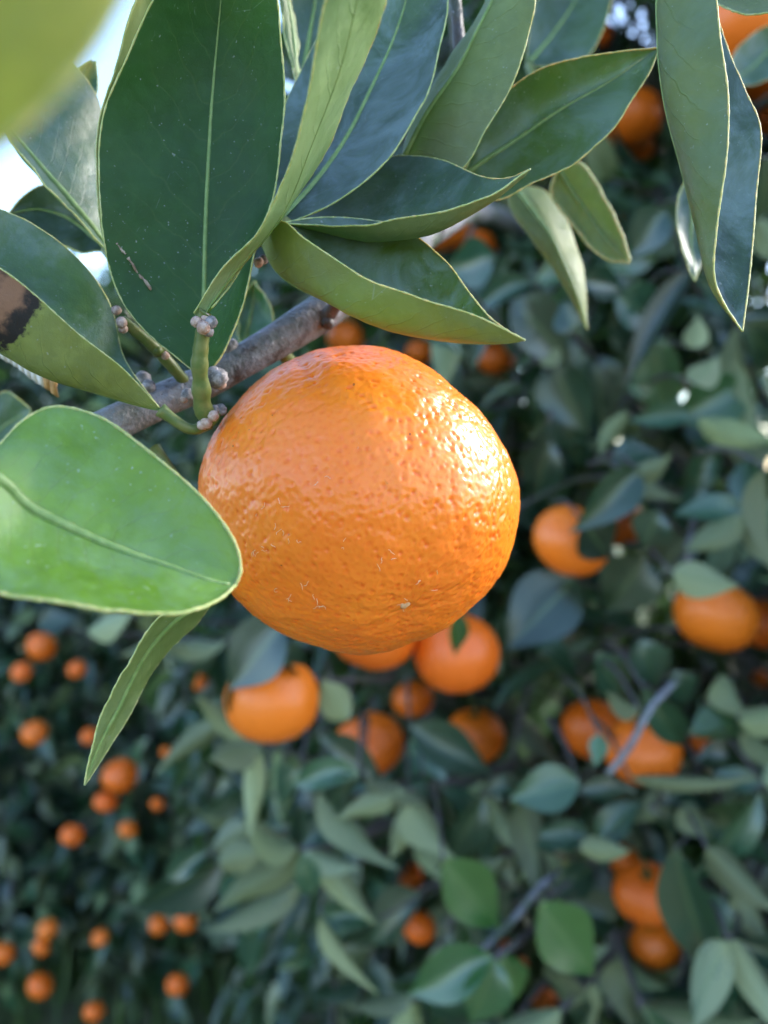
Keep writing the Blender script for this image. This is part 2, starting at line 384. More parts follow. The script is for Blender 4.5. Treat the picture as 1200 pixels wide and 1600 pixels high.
wood('twig', [(250, 552, 157), (232, 535, 155), (205, 512, 153), (190, 500, 152)], .0012, .0010, M['petiole'], .04, .1, 10, 16)
wood('twig', [(300, 610, 165), (275, 580, 160), (250, 552, 157)], .0012, .0012, M['petiole'], .04, .1, 10, 12)
wood('twig', [(705, -120, 178), (500, -250, 165), (380, -220, 140), (362, -192, 132)], .0014, .0010, M['twig'], .04, .1, 10, 20)
wood('twig', [(705, -120, 178), (850, -190, 172), (980, -190, 160), (1075, -150, 152)], .0016, .0012, M['twig'], .04, .1, 10, 20)
def bud(x, y, d, r, mat, squash=1.0, jag=.08, ring=False):
    c = at(x, y, d / 1000); m = MB(); ax = (CAM - c).normalized() + Vector((random.uniform(-.5, .5), 0, random.uniform(-.5, .5)))
    m.ball(c, r / 1000, ax, squash, 12, 9, jag=jag)
    if ring: m.ball(c + ax.normalized() * r / 1000 * .75, r / 1000 * .55, ax, .4, 10, 6, mi=0, jag=.05)
    return m.build('bud', mat, br)
for x, y, d, r, mt in [(307, 503, 141.5, 1.1, 'cork'), (318, 512, 141, 1.25, 'cork'), (330, 503, 141.5, 1.15, 'bud'), (326, 518, 142, 1.0, 'bud'), (321, 498, 142, 1.0, 'cork'),
        (340, 591, 150, 2.0, 'bud'), (334, 582, 149.5, 1.2, 'bud'), (345, 600, 150.5, 1.1, 'cork'), (293, 617, 158, 1.35, 'bud'), (288, 624, 157.5, .8, 'cork'), (323, 660, 150, 1.15, 'cork'), (316, 664, 150.5, 1.0, 'cork'),
        (333, 650, 149.5, 1.05, 'cork'), (345, 640, 152, 1.15, 'bud'), (336, 640, 151, .9, 'bud'), (224, 592, 160, 1.6, 'bud'), (232, 604, 159, 1.5, 'bud'), (282, 588, 163, .6, 'bud'),
        (182, 485, 151, .95, 'cork'), (190, 504, 150.5, 1.05, 'cork'), (192, 514, 151.5, .9, 'cork'), (246, 548, 156, 1.15, 'petiole'), (258, 556, 157, .9, 'cork'), (358, 545, 168, 1.9, 'bud'), (363, 538, 168, 1.2, 'bud'),
        (404, 410, 154, 1.0, 'cork'), (412, 405, 155, 1.0, 'bud'), (512, 505, 174, 1.5, 'bark_dark'), (528, 470, 169.5, 1.3, 'cork')]:
    bud(x, y, d, r, M[mt], random.uniform(.8, 1.15), .10, mt == 'cork')

# --- the leaves of the branch (edge, midrib, edge; base to tip)
dark_leaf = leaf(br, [(305, 582, 152), (222, 512, 149), (178, 440, 147), (158, 330, 144.5), (160, 190, 142), (205, 75, 138), (262, -40, 134), (362, -190, 132)],
     [(312, 586, 152), (318, 470, 152), (322, 330, 151), (332, 150, 148), (345, 0, 142), (362, -190, 132)],
     [(322, 585, 152), (350, 550, 150), (380, 480, 149), (398, 400, 147.5), (428, 290, 146), (441, 170, 143), (437, 60, 140), (425, -40, 137), (362, -190, 132)], fold=.25, tint=(.85, .95, .75), dust_sheen=.12, rib=.8, nu=60, label='large dark upright leaf with a brown scratch')
leaf(br, [(215, 470, 150), (165, 380, 150), (150, 250, 150), (160, 160, 149), (198, 50, 147), (240, -60, 146), (330, -200, 146)],
     [(215, 472, 151), (200, 380, 154), (195, 250, 155), (210, 120, 153), (240, 0, 151), (280, -90, 149), (330, -200, 146)],
     [(215, 474, 151), (240, 380, 160), (250, 250, 162), (270, 120, 160), (300, 0, 157), (330, -90, 152), (330, -200, 146)], up_b=False, tint=(1.1, 1.1, .8))
leaf(br, [(303, 490, 142), (338, 432, 139), (403, 363, 134), (450, 262, 126), (480, 140, 117), (508, 0, 107), (555, -130, 100), (600, -180, 98)],
     [(315, 498, 143), (368, 418, 141), (440, 330, 137), (492, 225, 130), (528, 115, 121), (558, -5, 111), (588, -110, 103), (600, -180, 98)],
     [(330, 482, 142), (397, 393, 143), (470, 300, 142), (530, 190, 136), (572, 85, 127), (602, -10, 116), (618, -100, 105), (600, -180, 98)], up_b=False, fold=.1, rib=.3, tint=(1.25, 1.45, 1.6), petiole=[(318, 508, 143), (314, 500, 142.5), (322, 488, 142)], label='narrow twisted leaf showing its pale underside')
leaf(br, [(425, 345, 153), (430, 270, 160), (440, 180, 166), (470, 110, 170), (510, 30, 171), (580, -80, 168), (660, -150, 160)],
     [(430, 352, 153), (490, 285, 157), (560, 180, 161), (615, 60, 164), (650, -60, 162), (660, -150, 160)],
     [(435, 355, 153), (530, 312, 150), (600, 252, 150), (660, 160, 152), (688, 70, 154), (697, -10, 156), (690, -90, 158), (660, -150, 160)], dust_sheen=1.7, petiole=[(430, 368, 160), (428, 360, 159), (431, 350, 158)])
leaf(br, [(630, 240, 166), (645, 200, 170), (680, 130, 172), (730, 50, 170), (765, -10, 165), (815, -120, 152)],
     [(632, 245, 165), (660, 190, 163), (700, 125, 160), (740, 55, 157), (772, -10, 155), (815, -120, 152)],
     [(640, 255, 165), (715, 268, 158), (762, 200, 155), (802, 130, 153), (826, 50, 152), (836, -10, 151), (815, -120, 152)], up_b=False, fold=.5, tint=(.8, .85, .8), rib=.9, petiole=[(660, 320, 175), (640, 280, 170), (632, 244, 165)])
leaf(br, [(725, 270, 170), (755, 205, 168), (800, 135, 166), (870, 99, 163), (950, 82, 160), (1032, 74, 157)],
     [(725, 275, 171), (820, 208, 169.5), (900, 157, 166), (970, 115, 161.5), (1032, 74, 157)],
     [(725, 285, 170), (770, 312, 166), (830, 290, 163), (890, 260, 160), (950, 210, 158), (1000, 140, 157), (1032, 74, 157)], fold=.4, tint=(1.1, 1.05, .9), dust_sheen=1.2, petiole=[(700, 290, 177), (712, 285, 173), (726, 276, 170)])
leaf(br, [(445, 345, 158), (490, 310, 166), (545, 275, 167), (615, 243, 164), (690, 252, 157), (755, 277, 148), (798, 277, 143), (829, 264, 140)],
     [(445, 352, 156), (560, 368, 153), (620, 363, 150), (690, 352, 147), (760, 320, 144), (829, 264, 140)],
     [(450, 350, 150), (560, 352, 142), (640, 338, 139), (700, 328, 138), (770, 303, 138.5), (829, 264, 140)], up_b=False, fold=.1, petiole=[(430, 368, 160), (436, 356, 155), (446, 350, 151)])
leaf(br, [(408, 368, 147), (442, 346, 140), (480, 375, 137), (560, 430, 134), (640, 462, 132), (740, 492, 131), (820, 531, 132)],
     [(408, 378, 148), (435, 425, 148), (490, 463, 146), (580, 504, 143), (680, 528, 139), (760, 535, 134.5), (820, 532, 132)],
     [(412, 365, 148), (455, 346, 150), (540, 340, 152), (620, 355, 152), (690, 402, 148), (735, 460, 142), (770, 500, 137), (820, 532, 132)], up_b=True, fold=.1, rib=.35, dust_sheen=1.8, tint=(1.25, 1.15, .75), petiole=[(430, 368, 160), (415, 372, 154), (409, 374, 148)], nu=56, label='boat shaped folded leaf just above the big mandarin')
leaf(br, [(1075, -120, 150), (1112, -40, 143), (1125, 60, 140), (1137, 150, 139), (1134, 250, 139), (1120, 360, 140), (1117, 440, 141), (1160, 518, 142)],
     [(1075, -120, 150), (1030, -30, 148), (1028, 60, 149), (1042, 160, 149), (1063, 260, 149), (1088, 360, 148), (1115, 455, 145), (1160, 518, 142)],
     [(1075, -120, 150), (1110, -20, 151), (1132, 60, 152), (1166, 140, 151), (1188, 205, 150), (1181, 310, 149), (1172, 420, 146), (1160, 518, 142)], up_b=True, fold=.1, rib=.35, tint=(.8, .85, .85), dust_sheen=2.0, nu=56, petiole=[(1075, -150, 152), (1075, -135, 151), (1075, -120, 150)], label='long hanging leaf folded along its midrib')
leaf(br, [(168, 392, 166), (100, 320, 160), (55, 270, 158), (22, 230, 157), (-20, 150, 158)],
     [(168, 390, 168), (108, 312, 164), (62, 262, 162), (32, 222, 160), (-20, 150, 158)],
     [(170, 388, 169), (172, 300, 174), (165, 200, 176), (140, 130, 173), (70, 80, 168), (-20, 150, 158)], fold=.6, tint=(1.0, 1.1, 1.1), dust_sheen=.9, rib=1.2, petiole=[(250, 552, 157), (205, 450, 162), (168, 390, 168)])
leaf(br, [(168, 386, 178), (125, 312, 178), (72, 290, 177), (40, 308, 176), (14, 333, 176)],
     [(168, 390, 179), (115, 345, 180), (65, 328, 179), (14, 333, 176)],
     [(168, 394, 178), (110, 390, 176), (60, 372, 176), (14, 333, 176)], tint=(.8, .8, .8), petiole=[(250, 552, 160), (205, 450, 172), (168, 390, 178)])
leaf(br, [(250, 638, 150), (190, 575, 143), (120, 520, 138), (50, 457, 133), (0, 420, 130), (-120, 350, 125), (-260, 330, 122)],
     [(250, 640, 150), (160, 618, 147), (80, 593, 143), (0, 548, 139), (-120, 480, 134), (-200, 400, 127), (-260, 330, 122)],
     [(250, 640, 150), (196, 562, 156), (175, 482, 158), (130, 410, 158), (65, 357, 156), (0, 325, 152), (-120, 290, 140), (-260, 330, 122)], up_b=True, fold=.1, rib=.35, under='under_spot', tint=(1.1, 1.1, .65), nu=56, petiole=[(250, 640, 150), (285, 665, 151), (305, 671, 152), (326, 660, 153)], label='folded leaf with a black blotch on its underside')
leaf(br, [(-120, 690, 102), (-25, 722, 110), (5, 690, 116), (40, 653, 119), (90, 634, 121), (160, 655, 122), (250, 720, 121), (320, 782, 120), (364, 842, 118), (376, 888, 117), (368, 913, 116)],
     [(-120, 690, 102), (0, 747, 108), (60, 800, 111), (200, 862, 114), (320, 905, 115), (368, 914, 116)],
     [(-120, 690, 102), (-80, 880, 100), (0, 925, 99), (100, 941, 99), (200, 951, 101), (290, 956, 105), (340, 938, 111), (368, 914, 116)], tint=(3.3, 2.6, .65), dust_sheen=.7, rib=1.5, margin=.0003, nu=56, petiole=[(-300, 640, 112), (-200, 655, 104), (-118, 690, 102)], label='rounded bright green leaf overlapping the side of the big mandarin')  # bright tint stands in for sunlight coming through the leaf
leaf(br, [(335, 930, 152), (252, 962, 149), (200, 1040, 149), (160, 1120, 150), (141, 1180, 150), (132, 1227, 150)],
     [(335, 932, 154), (268, 972, 153), (216, 1046, 153), (172, 1124, 152), (147, 1182, 151), (132, 1227, 150)],
     [(335, 934, 155), (312, 965, 160), (264, 1015, 160), (214, 1092, 157), (168, 1172, 153), (132, 1227, 150)], up_b=False, tint=(.9, 1.0, .85), fold=.3, petiole=[(240, 700, 160), (330, 830, 158), (336, 930, 154)], label='slim pointed leaf hanging below the rounded bright leaf')
leaf(br, [(795, 290, 228), (800, 330, 228), (835, 380, 224), (880, 445, 222), (918, 515, 222)],
     [(798, 288, 230), (826, 320, 226), (862, 375, 222), (893, 440, 220), (918, 515, 222)],
     [(800, 285, 232), (855, 305, 232), (892, 365, 230), (912, 430, 226), (918, 515, 222)], up_b=False, tint=(1.0, 1.1, .7), petiole=[(790, 275, 190), (795, 280, 210), (798, 288, 230)])
leaf(br, [(870, 265, 215), (862, 305, 218), (895, 350, 216), (940, 400, 210), (983, 410, 205)],
     [(872, 262, 216), (895, 300, 216), (930, 350, 213), (958, 385, 209), (983, 410, 205)],
     [(875, 258, 215), (908, 257, 212), (945, 310, 208), (970, 365, 206), (984, 408, 205)], up_b=False, tint=(1, 1.0, .85), margin=.0005, petiole=[(850, 262, 215), (860, 260, 215), (872, 262, 216)])
leaf(br, [(466, 136, 175), (447, 60, 174), (437, 0, 172), (430, -80, 170)], [(467, 135, 176), (455, 60, 176), (447, 0, 174), (430, -80, 170)], [(468, 134, 178), (463, 60, 182), (456, 0, 180), (430, -80, 170)], up_b=False, tint=(.9, 1, 1.1))
leaf(br, [(470, 130, 190), (448, 50, 190), (455, -20, 190), (500, -120, 188)], [(472, 130, 190), (485, 50, 193), (495, -20, 193), (500, -120, 188)], [(475, 128, 190), (525, 60, 190), (540, -20, 190), (500, -120, 188)])
leaf(br, [(822, 95, 262), (830, 30, 262), (865, -40, 262), (940, -90, 258)], [(825, 100, 262), (870, 45, 264), (910, -20, 264), (940, -90, 258)], [(830, 105, 262), (905, 98, 260), (945, 40, 258), (962, -40, 258), (940, -90, 258)], petiole=[(900, 240, 230), (850, 170, 250), (826, 100, 262)])
leaf(br, [(1110, -10, 165), (1180, -80, 165), (1260, -70, 164), (1330, 0, 160)], [(1110, -5, 166), (1180, -25, 167), (1260, -20, 166), (1330, 0, 160)], [(1110, 0, 165), (1150, 18, 160), (1230, 22, 158), (1330, 0, 160)], up_b=False, tint=(.9, 1, 1))
leaf(br, [(1240, 30, 310), (1190, 45, 310), (1150, 80, 308), (1130, 135, 305)], [(1242, 35, 312), (1205, 75, 313), (1170, 110, 310), (1130, 135, 305)], [(1245, 40, 310), (1230, 100, 308), (1190, 130, 306), (1130, 135, 305)])
leaf(br, [(1075, 270, 205), (1058, 320, 204), (1062, 385, 203), (1085, 440, 202)], [(1077, 270, 206), (1078, 320, 206), (1082, 385, 205), (1085, 440, 202)], [(1080, 270, 207), (1100, 320, 207), (1104, 385, 206), (1085, 440, 202)])
leaf(br, [(-60, 720, 205), (-20, 640, 205), (10, 612, 204), (48, 640, 203)], [(-60, 722, 207), (-20, 690, 207), (15, 660, 206), (48, 642, 203)], [(-60, 725, 206), (-10, 712, 204), (30, 690, 203), (48, 644, 203)])
leaf(br, [(375, 540, 205), (372, 490, 206), (385, 455, 206), (398, 440, 206)], [(378, 542, 206), (390, 505, 208), (396, 470, 208), (398, 440, 206)], [(382, 540, 206), (420, 515, 205), (424, 480, 205), (398, 440, 206)], tint=(.9, 1.1, 1.3))
leaf(br, [(140, 95, 182), (90, 130, 182), (60, 180, 180), (40, 235, 178)], [(145, 95, 184), (115, 140, 185), (80, 190, 183), (40, 235, 178)], [(150, 95, 182), (150, 150, 180), (110, 215, 178), (40, 235, 178)], tint=(.9, 1, 1.2))
def on_leaf(o, px, py, lift=.00025):
    best = min(o.data.vertices, key=lambda v: (proj(v.co)[0] - px) ** 2 + (proj(v.co)[1] - py) ** 2 + (0 if v.index < len(o.data.vertices) // 2 else 1e3))
    return at(px, py, proj(best.co)[2] - lift)
for path in ([(200, 403), (208, 414), (215, 427), (226, 438), (236, 453)], [(182, 380), (188, 388), (196, 397)]):
    m = MB(); q = spline([on_leaf(dark_leaf, *p_) for p_ in path], 16); m.tube(q, [.00022 * (.5 + random.random()) for _ in q], 6, jag=.3)
    m.build('scratch', M['scratch'], dark_leaf)
# the bleached dry leaf that is caught under the blotched one
dm = MB(); dpts = spline(pp([(-40, 520, 175), (10, 545, 173), (50, 575, 171), (92, 607, 170)]), 14)
for i in range(13):
    w0, w1 = .0028 * (1 - i / 40), .0028 * (1 - (i + 1) / 40); z = Vector((0, -.0012, 0)); k0, k1 = UPV * w0, UPV * w1; jg = UPV * .0003 * math.sin(i * 1.3)
    dm.add([dpts[i] - k0, dpts[i] + z, dpts[i] + k0, dpts[i + 1] - k1 + jg, dpts[i + 1] + z, dpts[i + 1] + k1 + jg], [(0, 1, 4, 3), (1, 2, 5, 4)], 1 if i > 10 else 0)
do = dm.build('dry_leaf', [M['dry'], M['drybrown']], br); do['label'] = 'curled bleached scrap of dry leaf with a brown torn end'
sd = do.modifiers.new('thickness', 'SOLIDIFY'); sd.thickness = .0003

# --- the other branch, reaching over from beside the camera, with one yellow green leaf
br2 = empty('citrus_branch', at(-1500, 900, .062)); tag(br2, 'thin green twig with one large yellow green leaf overhanging the dark leaves', 'branch')
leaf(br2, [(-900, 620, 44), (-1000, 150, 36), (-700, -500, 32), (-100, -1000, 34), (620, -1150, 38)],
     [(-900, 620, 44), (-600, 230, 40), (-220, -180, 37), (200, -680, 36), (620, -1150, 38)],
     [(-900, 620, 44), (-450, 470, 46), (-120, 300, 45), (60, 175, 44), (185, 10, 43), (320, -260, 42), (500, -650, 40), (620, -1150, 38)], up_b=False, tint=(2.0, 1.6, .75), margin=.0003, rib=1.2)
m = MB(); m.tube(spline(pp([(-900, 620, 44), (-1150, 750, 50), (-1500, 900, 62), (-2200, 1500, 110)]), 16), .0012, 10); m.build('twig', M['twig'], br2)

# ================================================================== the big mandarin
MC = at(563, 781, .1655); MR = .0325
def silhouette():
    pts = [(548, 538), (600, 543), (640, 557), (690, 585), (720, 612), (752, 643), (780, 680), (803, 725), (815, 770), (815, 805), (811, 835), (790, 890), (745, 947), (700, 985), (640, 1011), (565, 1025), (490, 1011), (420, 980), (365, 935), (325, 850), (312, 790), (310, 745), (316, 715), (334, 675), (365, 637), (420, 583), (480, 551)]
    return sorted((math.atan2(781 - y, x - 563), math.hypot(x - 563, y - 781) / 248.0) for x, y in pts)
SIL = silhouette(); SA = np.array([a for a, _ in SIL]); SR = np.array([r for _, r in SIL])
SA3 = np.concatenate([SA - 2 * math.pi, SA, SA + 2 * math.pi]); SR3 = np.concatenate([SR, SR, SR])
axis = (RGT * .30 - UPV * .66 - FWD * .66).normalized()       # points to the blossom end
ref = axis.orthogonal().normalized(); bit = axis.cross(ref)
NL, NM = 680, 440; vs = []
from mathutils.kdtree import KDTree
NP = 7600; kd = KDTree(NP); pr = random.Random(21); pit = []
for i in range(NP):
    zz = 1 - 2 * (i + .5) / NP; a_ = i * 2.399963; rr_ = math.sqrt(1 - zz * zz)
    d = (Vector((rr_ * math.cos(a_), rr_ * math.sin(a_), zz)) + Vector((pr.gauss(0, .009), pr.gauss(0, .009), pr.gauss(0, .009)))).normalized()
    big_ = pr.random() < .16 + .22 * max(0, d.dot(RGT) + .2)
    kd.insert(d, i); pit.append((pr.uniform(.0150, .0200), pr.uniform(.0046, .0080)) if big_ else (pr.uniform(.0095, .0150), pr.uniform(.0010, .0026)))
kd.balance(); pit_w = []
def pit_at(d):
    w = h = 0.0
    for co, ix, ds in kd.find_n(d, 2):
        r_, dp = pit[ix]; e_ = math.exp(-(ds / r_) ** 2 * 1.6); w += e_ * (.40 + dp * 90); h += e_ * dp
    return w, h
for i in range(NM + 1):
    th = math.pi * i / NM
    for k in range(NL):
        ph = 2 * math.pi * k / NL
        d = axis * math.cos(th) + (ref * math.cos(ph) + bit * math.sin(ph)) * math.sin(th)
        x, y, z = d.dot(RGT), d.dot(UPV), d.dot(FWD)
        rho = math.hypot(x, y); f = np.interp(math.atan2(y, x), SA3, SR3) if rho > 1e-5 else 1.0
        r = 1 + (f - 1) * min(1, rho) ** 2
        r *= 1 - .07 * math.exp(-((math.pi - th) / .35) ** 2) - .030 * math.exp(-(th / .20) ** 2) - .02 * math.exp(-(th / .5) ** 2)
        r += (.0028 * math.exp(-(th / .8) ** 2)) * math.cos(ph * 9 + 1.2 * noise.noise(d * 2)) * min(1, th / .25)
        r += .010 * noise.noise(d * 2.3 + Vector((3, 1, 7))) + .0065 * noise.noise(d * 6 + Vector((9, 1, 2))) + .0045 * noise.noise(d * 13) + .0034 * noise.noise(d * 30)
        # crease near the shoulder and a shallow dent below
        q = Vector((x, y, z)); c1 = Vector((-.27, .73, -.62)).normalized(); dd = q - c1
        a1 = dd.x * .6 - dd.y * .8; b1 = dd.x * .8 + dd.y * .6
        r -= .020 * math.exp(-(b1 / .045) ** 2 - (a1 / .13) ** 2) - .010 * math.exp(-((b1 - .10) / .08) ** 2 - (a1 / .2) ** 2)
        c2 = Vector((-.05, .82, -.55)).normalized(); e = q - c2
        r -= .010 * math.exp(-(e.y / .035) ** 2 - (e.x / .25) ** 2)
        w_, h_ = pit_at(d); pit_w.append(min(w_, 1.3)); r -= h_
        vs.append(d * (r * MR))
fs = []
for i in range(NM):
    for k in range(NL):
        k2 = (k + 1) % NL; fs.append((i * NL + k, i * NL + k2, (i + 1) * NL + k2, (i + 1) * NL + k)[::-1])
mb = MB(); mb.add(vs, fs)
big = mb.build('mandarin', M['peel']); big.location = MC
big.data.attributes.new('pit', 'FLOAT', 'POINT').data.foreach_set('value', np.array(pit_w, dtype=np.float32))
tag(big, 'large ripe orange mandarin with pitted shiny peel hanging under the grey branch', 'mandarin')
arr = np.array([tuple(v) for v in vs]).reshape(NM + 1, NL, 3)
def on_peel(px, py, lift=.00008):
    """point of the peel behind a photo pixel"""
    o = CAM; d = (at(px, py, 1.0) - CAM).normalized(); w = arr.reshape(-1, 3) + np.array(MC) - np.array(o)
    t = w @ np.array(d); dist = np.linalg.norm(w - np.outer(t, np.array(d)), axis=1)
    near = np.argsort(dist)[:12]; near = near[np.argsort(t[near])][:4]
    p = o + d * float(t[near].mean()); n = (p - MC).normalized(); return p + n * lift, n
fb = MB(); fr_ = random.Random(8)
for cx, cy, n, sp in [(425, 795, 5, 22), (440, 832, 4, 25), (405, 858, 6, 18), (465, 925, 6, 20), (500, 945, 4, 16), (560, 700, 3, 40), (490, 745, 3, 30), (590, 880, 4, 25), (660, 905, 4, 22), (635, 945, 3, 10), (545, 850, 2, 20), (700, 640, 2, 12)]:
    for _ in range(n):
        x, y = cx + fr_.gauss(0, sp * .6), cy + fr_.gauss(0, sp * .4); a = fr_.uniform(0, 6.28); L = fr_.uniform(5, 14); pts = []
        for s in range(5):
            pts.append(on_peel(x, y)[0]); a += fr_.gauss(0, .7); x += math.cos(a) * L / 4; y += math.sin(a) * L / 4
        fb.tube(pts, .000042, 5)
fo = fb.build('scuff', M['fibre'], None); fo['kind'] = 'stuff'; adopt(fo, big)
sc_ = MB(); p, n = on_peel(634, 945, -.0001); sc_.ball(p, .0010, n, .25, 12, 6, jag=.2); adopt(sc_.build('blossom_scar', M['scar']), big)
sm = MB(); top = MC - axis * MR * .92
sm.tube(spline([top + axis * .002, top - axis * .003, top - axis * .006 + UPV * .002, at(430, 540, .1745)], 12), .0016, 10); adopt(sm.build('stalk', M['petiole']), big)
cx_ = MB()
for k in range(5):
    a = 2 * math.pi * k / 5; dv = ref * math.cos(a) + bit * math.sin(a); sd_ = axis.cross(dv)
    cx_.add([top - sd_ * .0022, top + sd_ * .0022, top + dv * .0045 + sd_ * .001 + axis * .0006, top + dv * .0045 - sd_ * .001 + axis * .0006, top - axis * .0016], [(0, 1, 2, 3), (4, 1, 0)])
adopt(cx_.build('calyx', M['calyx']), big)
for i in range(0, 360, 3):
    for rr in range(0, 248, 6): mark(at(563 + rr * math.cos(R(i)), 781 + rr * math.sin(R(i)), .1655))

# ================================================================== leaf shapes for the trees
def tree_leaf(nu, nvh, width, droop, fold, twist, two=True, wave=0.0):
    """unit leaf, base at origin, along +Y, upper side +Z"""
    mb = MB(); rows = []
    for i in range(nu + 1):
        t = i / nu; w = width * .5 * (math.sin(math.pi * t ** .74) ** 1.05 if 0 < t < 1 else 0.0) * (1 - .5 * max(0, t - .7)) * 1.04 + (.012 if t == 0 else .003)
        a = droop * t; z = -math.sin(a) * t * .6; y = t * (1 - .18 * (droop * t) ** 2); row = []
        for j in range(-nvh, nvh + 1):
            s = j / nvh; tw = twist * t
            xx, zz = s * w, abs(s) * w * fold + wave * math.sin(t * 9 + s) * abs(s)
            row.append(Vector((xx * math.cos(tw) - zz * math.sin(tw), y, z + xx * math.sin(tw) + zz * math.cos(tw))))
        rows.append(row)
    nv = 2 * nvh + 1
    for side in ((1, -1) if two else (1,)):
        o = [p + Vector((0, 0, .002 * side if two else 0)) for r in rows for p in r]
        f = [(i * nv + j, i * nv + j + 1, (i + 1) * nv + j + 1, (i + 1) * nv + j) for i in range(nu) for j in range(nv - 1)]
        if side < 0: f = [q[::-1] for q in f]
        mb.add(o, f, 0 if side > 0 else 1, [(j / (nv - 1), i / nu) for i in range(nu + 1) for j in range(nv)])
    return mb
VAR = [(.40, .35, .70, .25, .02), (.36, .8, .65, .5, .03), (.43, .55, .55, -.5, .02), (.32, 1.1, .85, .6, .0), (.46, .12, .40, .15, .015), (.38, 1.0, .5, -.8, .02), (.28, .6, 1.1, .3, .0)]
LEAFM = [tree_leaf(7, 1, w, d, f, t, True, wv).mesh('leaf', [M['bg_upper'], M['bg_under']]) for w, d, f, t, wv in VAR]
FINEM = [tree_leaf(12, 2, w, d, f, t, True, wv).mesh('leaf', [M['bg_upper'], M['bg_under']]) for w, d, f, t, wv in VAR]
STUFF = [tree_leaf(4, 1, w, d, f, t, False, wv) for w, d, f, t, wv in VAR]
STV = [np.array([tuple(p) for p in m_.v]) for m_ in STUFF]; STF = [np.array(m_.f) for m_ in STUFF]

def frame(y, zhint):
    y = y.normalized(); x = y.cross(zhint)
    if x.length < 1e-4: x = y.orthogonal()
    x.normalize(); z = x.cross(y); return Matrix((x, y, z)).transposed().to_4x4()

# ---- mandarins seen behind: (x, y, diameter px, tree, label or None)
FR = [
 (713, 1020, 134, 'a', 'round orange mandarin split by a small pointed leaf, just below the big one'),
 (583, 985, 140, 'a', 'orange mandarin mostly hidden behind the underside of the big one'),
 (425, 1092, 148, 'a', 'orange mandarin crossed by a broad leaf and a dark notch'),
 (575, 1165, 116, 'a', 'orange mandarin above a dark leaf below the hidden one'),
 (645, 1092, 66, 'a', 'small dim orange mandarin wedged between two larger ones'),
 (742, 1150, 92, 'a', 'orange mandarin resting on a dark drooping leaf'),
 (893, 845, 122, 'a', 'orange mandarin with a leaf lying across its shoulder and a dark leaf at its foot'),
 (965, 815, 84, 'a', 'smaller orange mandarin tucked behind the leaf that crosses its neighbour'),
 (1118, 962, 128, 'a', 'orange mandarin under a pale oval leaf'),
 (1195, 975, 90, 'a', 'paler orange mandarin touching the one under the pale oval leaf'),
 (930, 1140, 104, 'a', 'orange mandarin of a pair with a tiny leaf on it'),
 (1005, 1172, 118, 'a', 'orange mandarin of a pair crossed by a thin grey twig'),
 (1103, 1158, 50, 'a', 'small pale orange mandarin beside the twig crossed pair'),
 (1010, 1395, 100, 'a', 'orange mandarin half covered by long drooping leaves above a bright one'),
 (1025, 1470, 84, 'a', 'bright orange mandarin hanging below the half covered one'),
 (975, 1342, 52, 'a', 'sliver of an orange mandarin under a curled leaf'),
 (655, 1448, 54, 'a', 'small orange mandarin beside the fresh light green leaves'),
 (690, 345, 100, 'a', 'shaded orange mandarin showing below the boat shaped leaves'),
 (745, 392, 66, 'a', 'deep orange shaded mandarin next to the one below the boat shaped leaves'),
 (990, 185, 92, 'a', 'dull orange mandarin behind the long pointed leaf tip'),
 (1003, 232, 40, 'a', 'little orange mandarin below the dull one behind the leaf tip'),
 (1170, 45, 150, 'a', 'large soft orange mandarin behind the long hanging leaf'),
 (1196, 115, 84, 'a', 'orange mandarin under the dark leaf beside the long hanging leaf'),
 (775, 562, 58, 'a', 'dim orange mandarin in the shade beside the shoulder of the big one'),
 (655, 551, 44, 'a', 'orange sliver of a mandarin peeping over the top of the big one'),
 (540, 528, 60, 'a', 'orange mandarin peeping between the grey branch and the big one'),
 (826, 738, 36, 'a', 'dim red orange mandarin beside the shiny flank of the big one'),
 (940, 55, 34, 'a', 'small orange mandarin next to the bright sky gaps'),
 (1197, 190, 44, 'a', None), (850, 1562, 40, 'a', None), (642, 1370, 40, 'a', None), (1082, 592, 24, 'a', None), (790, 1480, 22, 'a', None), (815, 1506, 20, 'a', None), (1190, 1060, 30, 'a', None),
 (65, 1010, 46, 'b', None), (34, 1050, 32, 'b', None), (121, 1046, 30, 'b', None), (54, 1145, 40, 'b', None), (140, 1150, 27, 'b', None), (188, 1212, 55, 'b', 'largest orange mandarin on the far tree with a smaller one beneath'),
 (165, 1253, 36, 'b', None), (113, 1305, 36, 'b', None), (200, 1296, 30, 'b', None), (291, 1440, 38, 'b', None), (248, 1445, 30, 'b', None), (157, 1465, 27, 'b', None), (74, 1452, 32, 'b', None), (65, 1480, 28, 'b', None),
 (63, 1540, 40, 'b', None), (278, 1538, 36, 'b', None), (147, 1580, 32, 'b', None), (4, 1490, 36, 'b', None), (246, 1256, 22, 'b', None), (312, 1066, 28, 'b', None), (260, 1175, 18, 'b', None)]
def fruit_mesh(seed, n=40):
    m_ = MB(); vs, fs = [], []; h = n * 2 // 3; rs = random.Random(seed); fl = rs.uniform(.84, .92); off = Vector((seed * 3.1, 0, 0))
    for i in range(h + 1):
        th = math.pi * i / h
        for k in range(n):
            a = 2 * math.pi * k / n; d = Vector((math.sin(th) * math.cos(a), math.sin(th) * math.sin(a), math.cos(th)))
            r = 1 + .03 * noise.noise(d * 1.6 + off) + .015 * noise.noise(d * 5 + off) - .10 * math.exp(-(th / .3) ** 2) - .05 * math.exp(-((math.pi - th) / .3) ** 2)
            vs.append(Vector((d.x * r, d.y * r, d.z * r * fl)) * .03)
    for i in range(h):
        for k in range(n): fs.append((i * n + k, (i + 1) * n + k, (i + 1) * n + (k + 1) % n, i * n + (k + 1) % n))
    m_.add(vs, fs); return m_.mesh('mandarin', [M['peel_bg']])
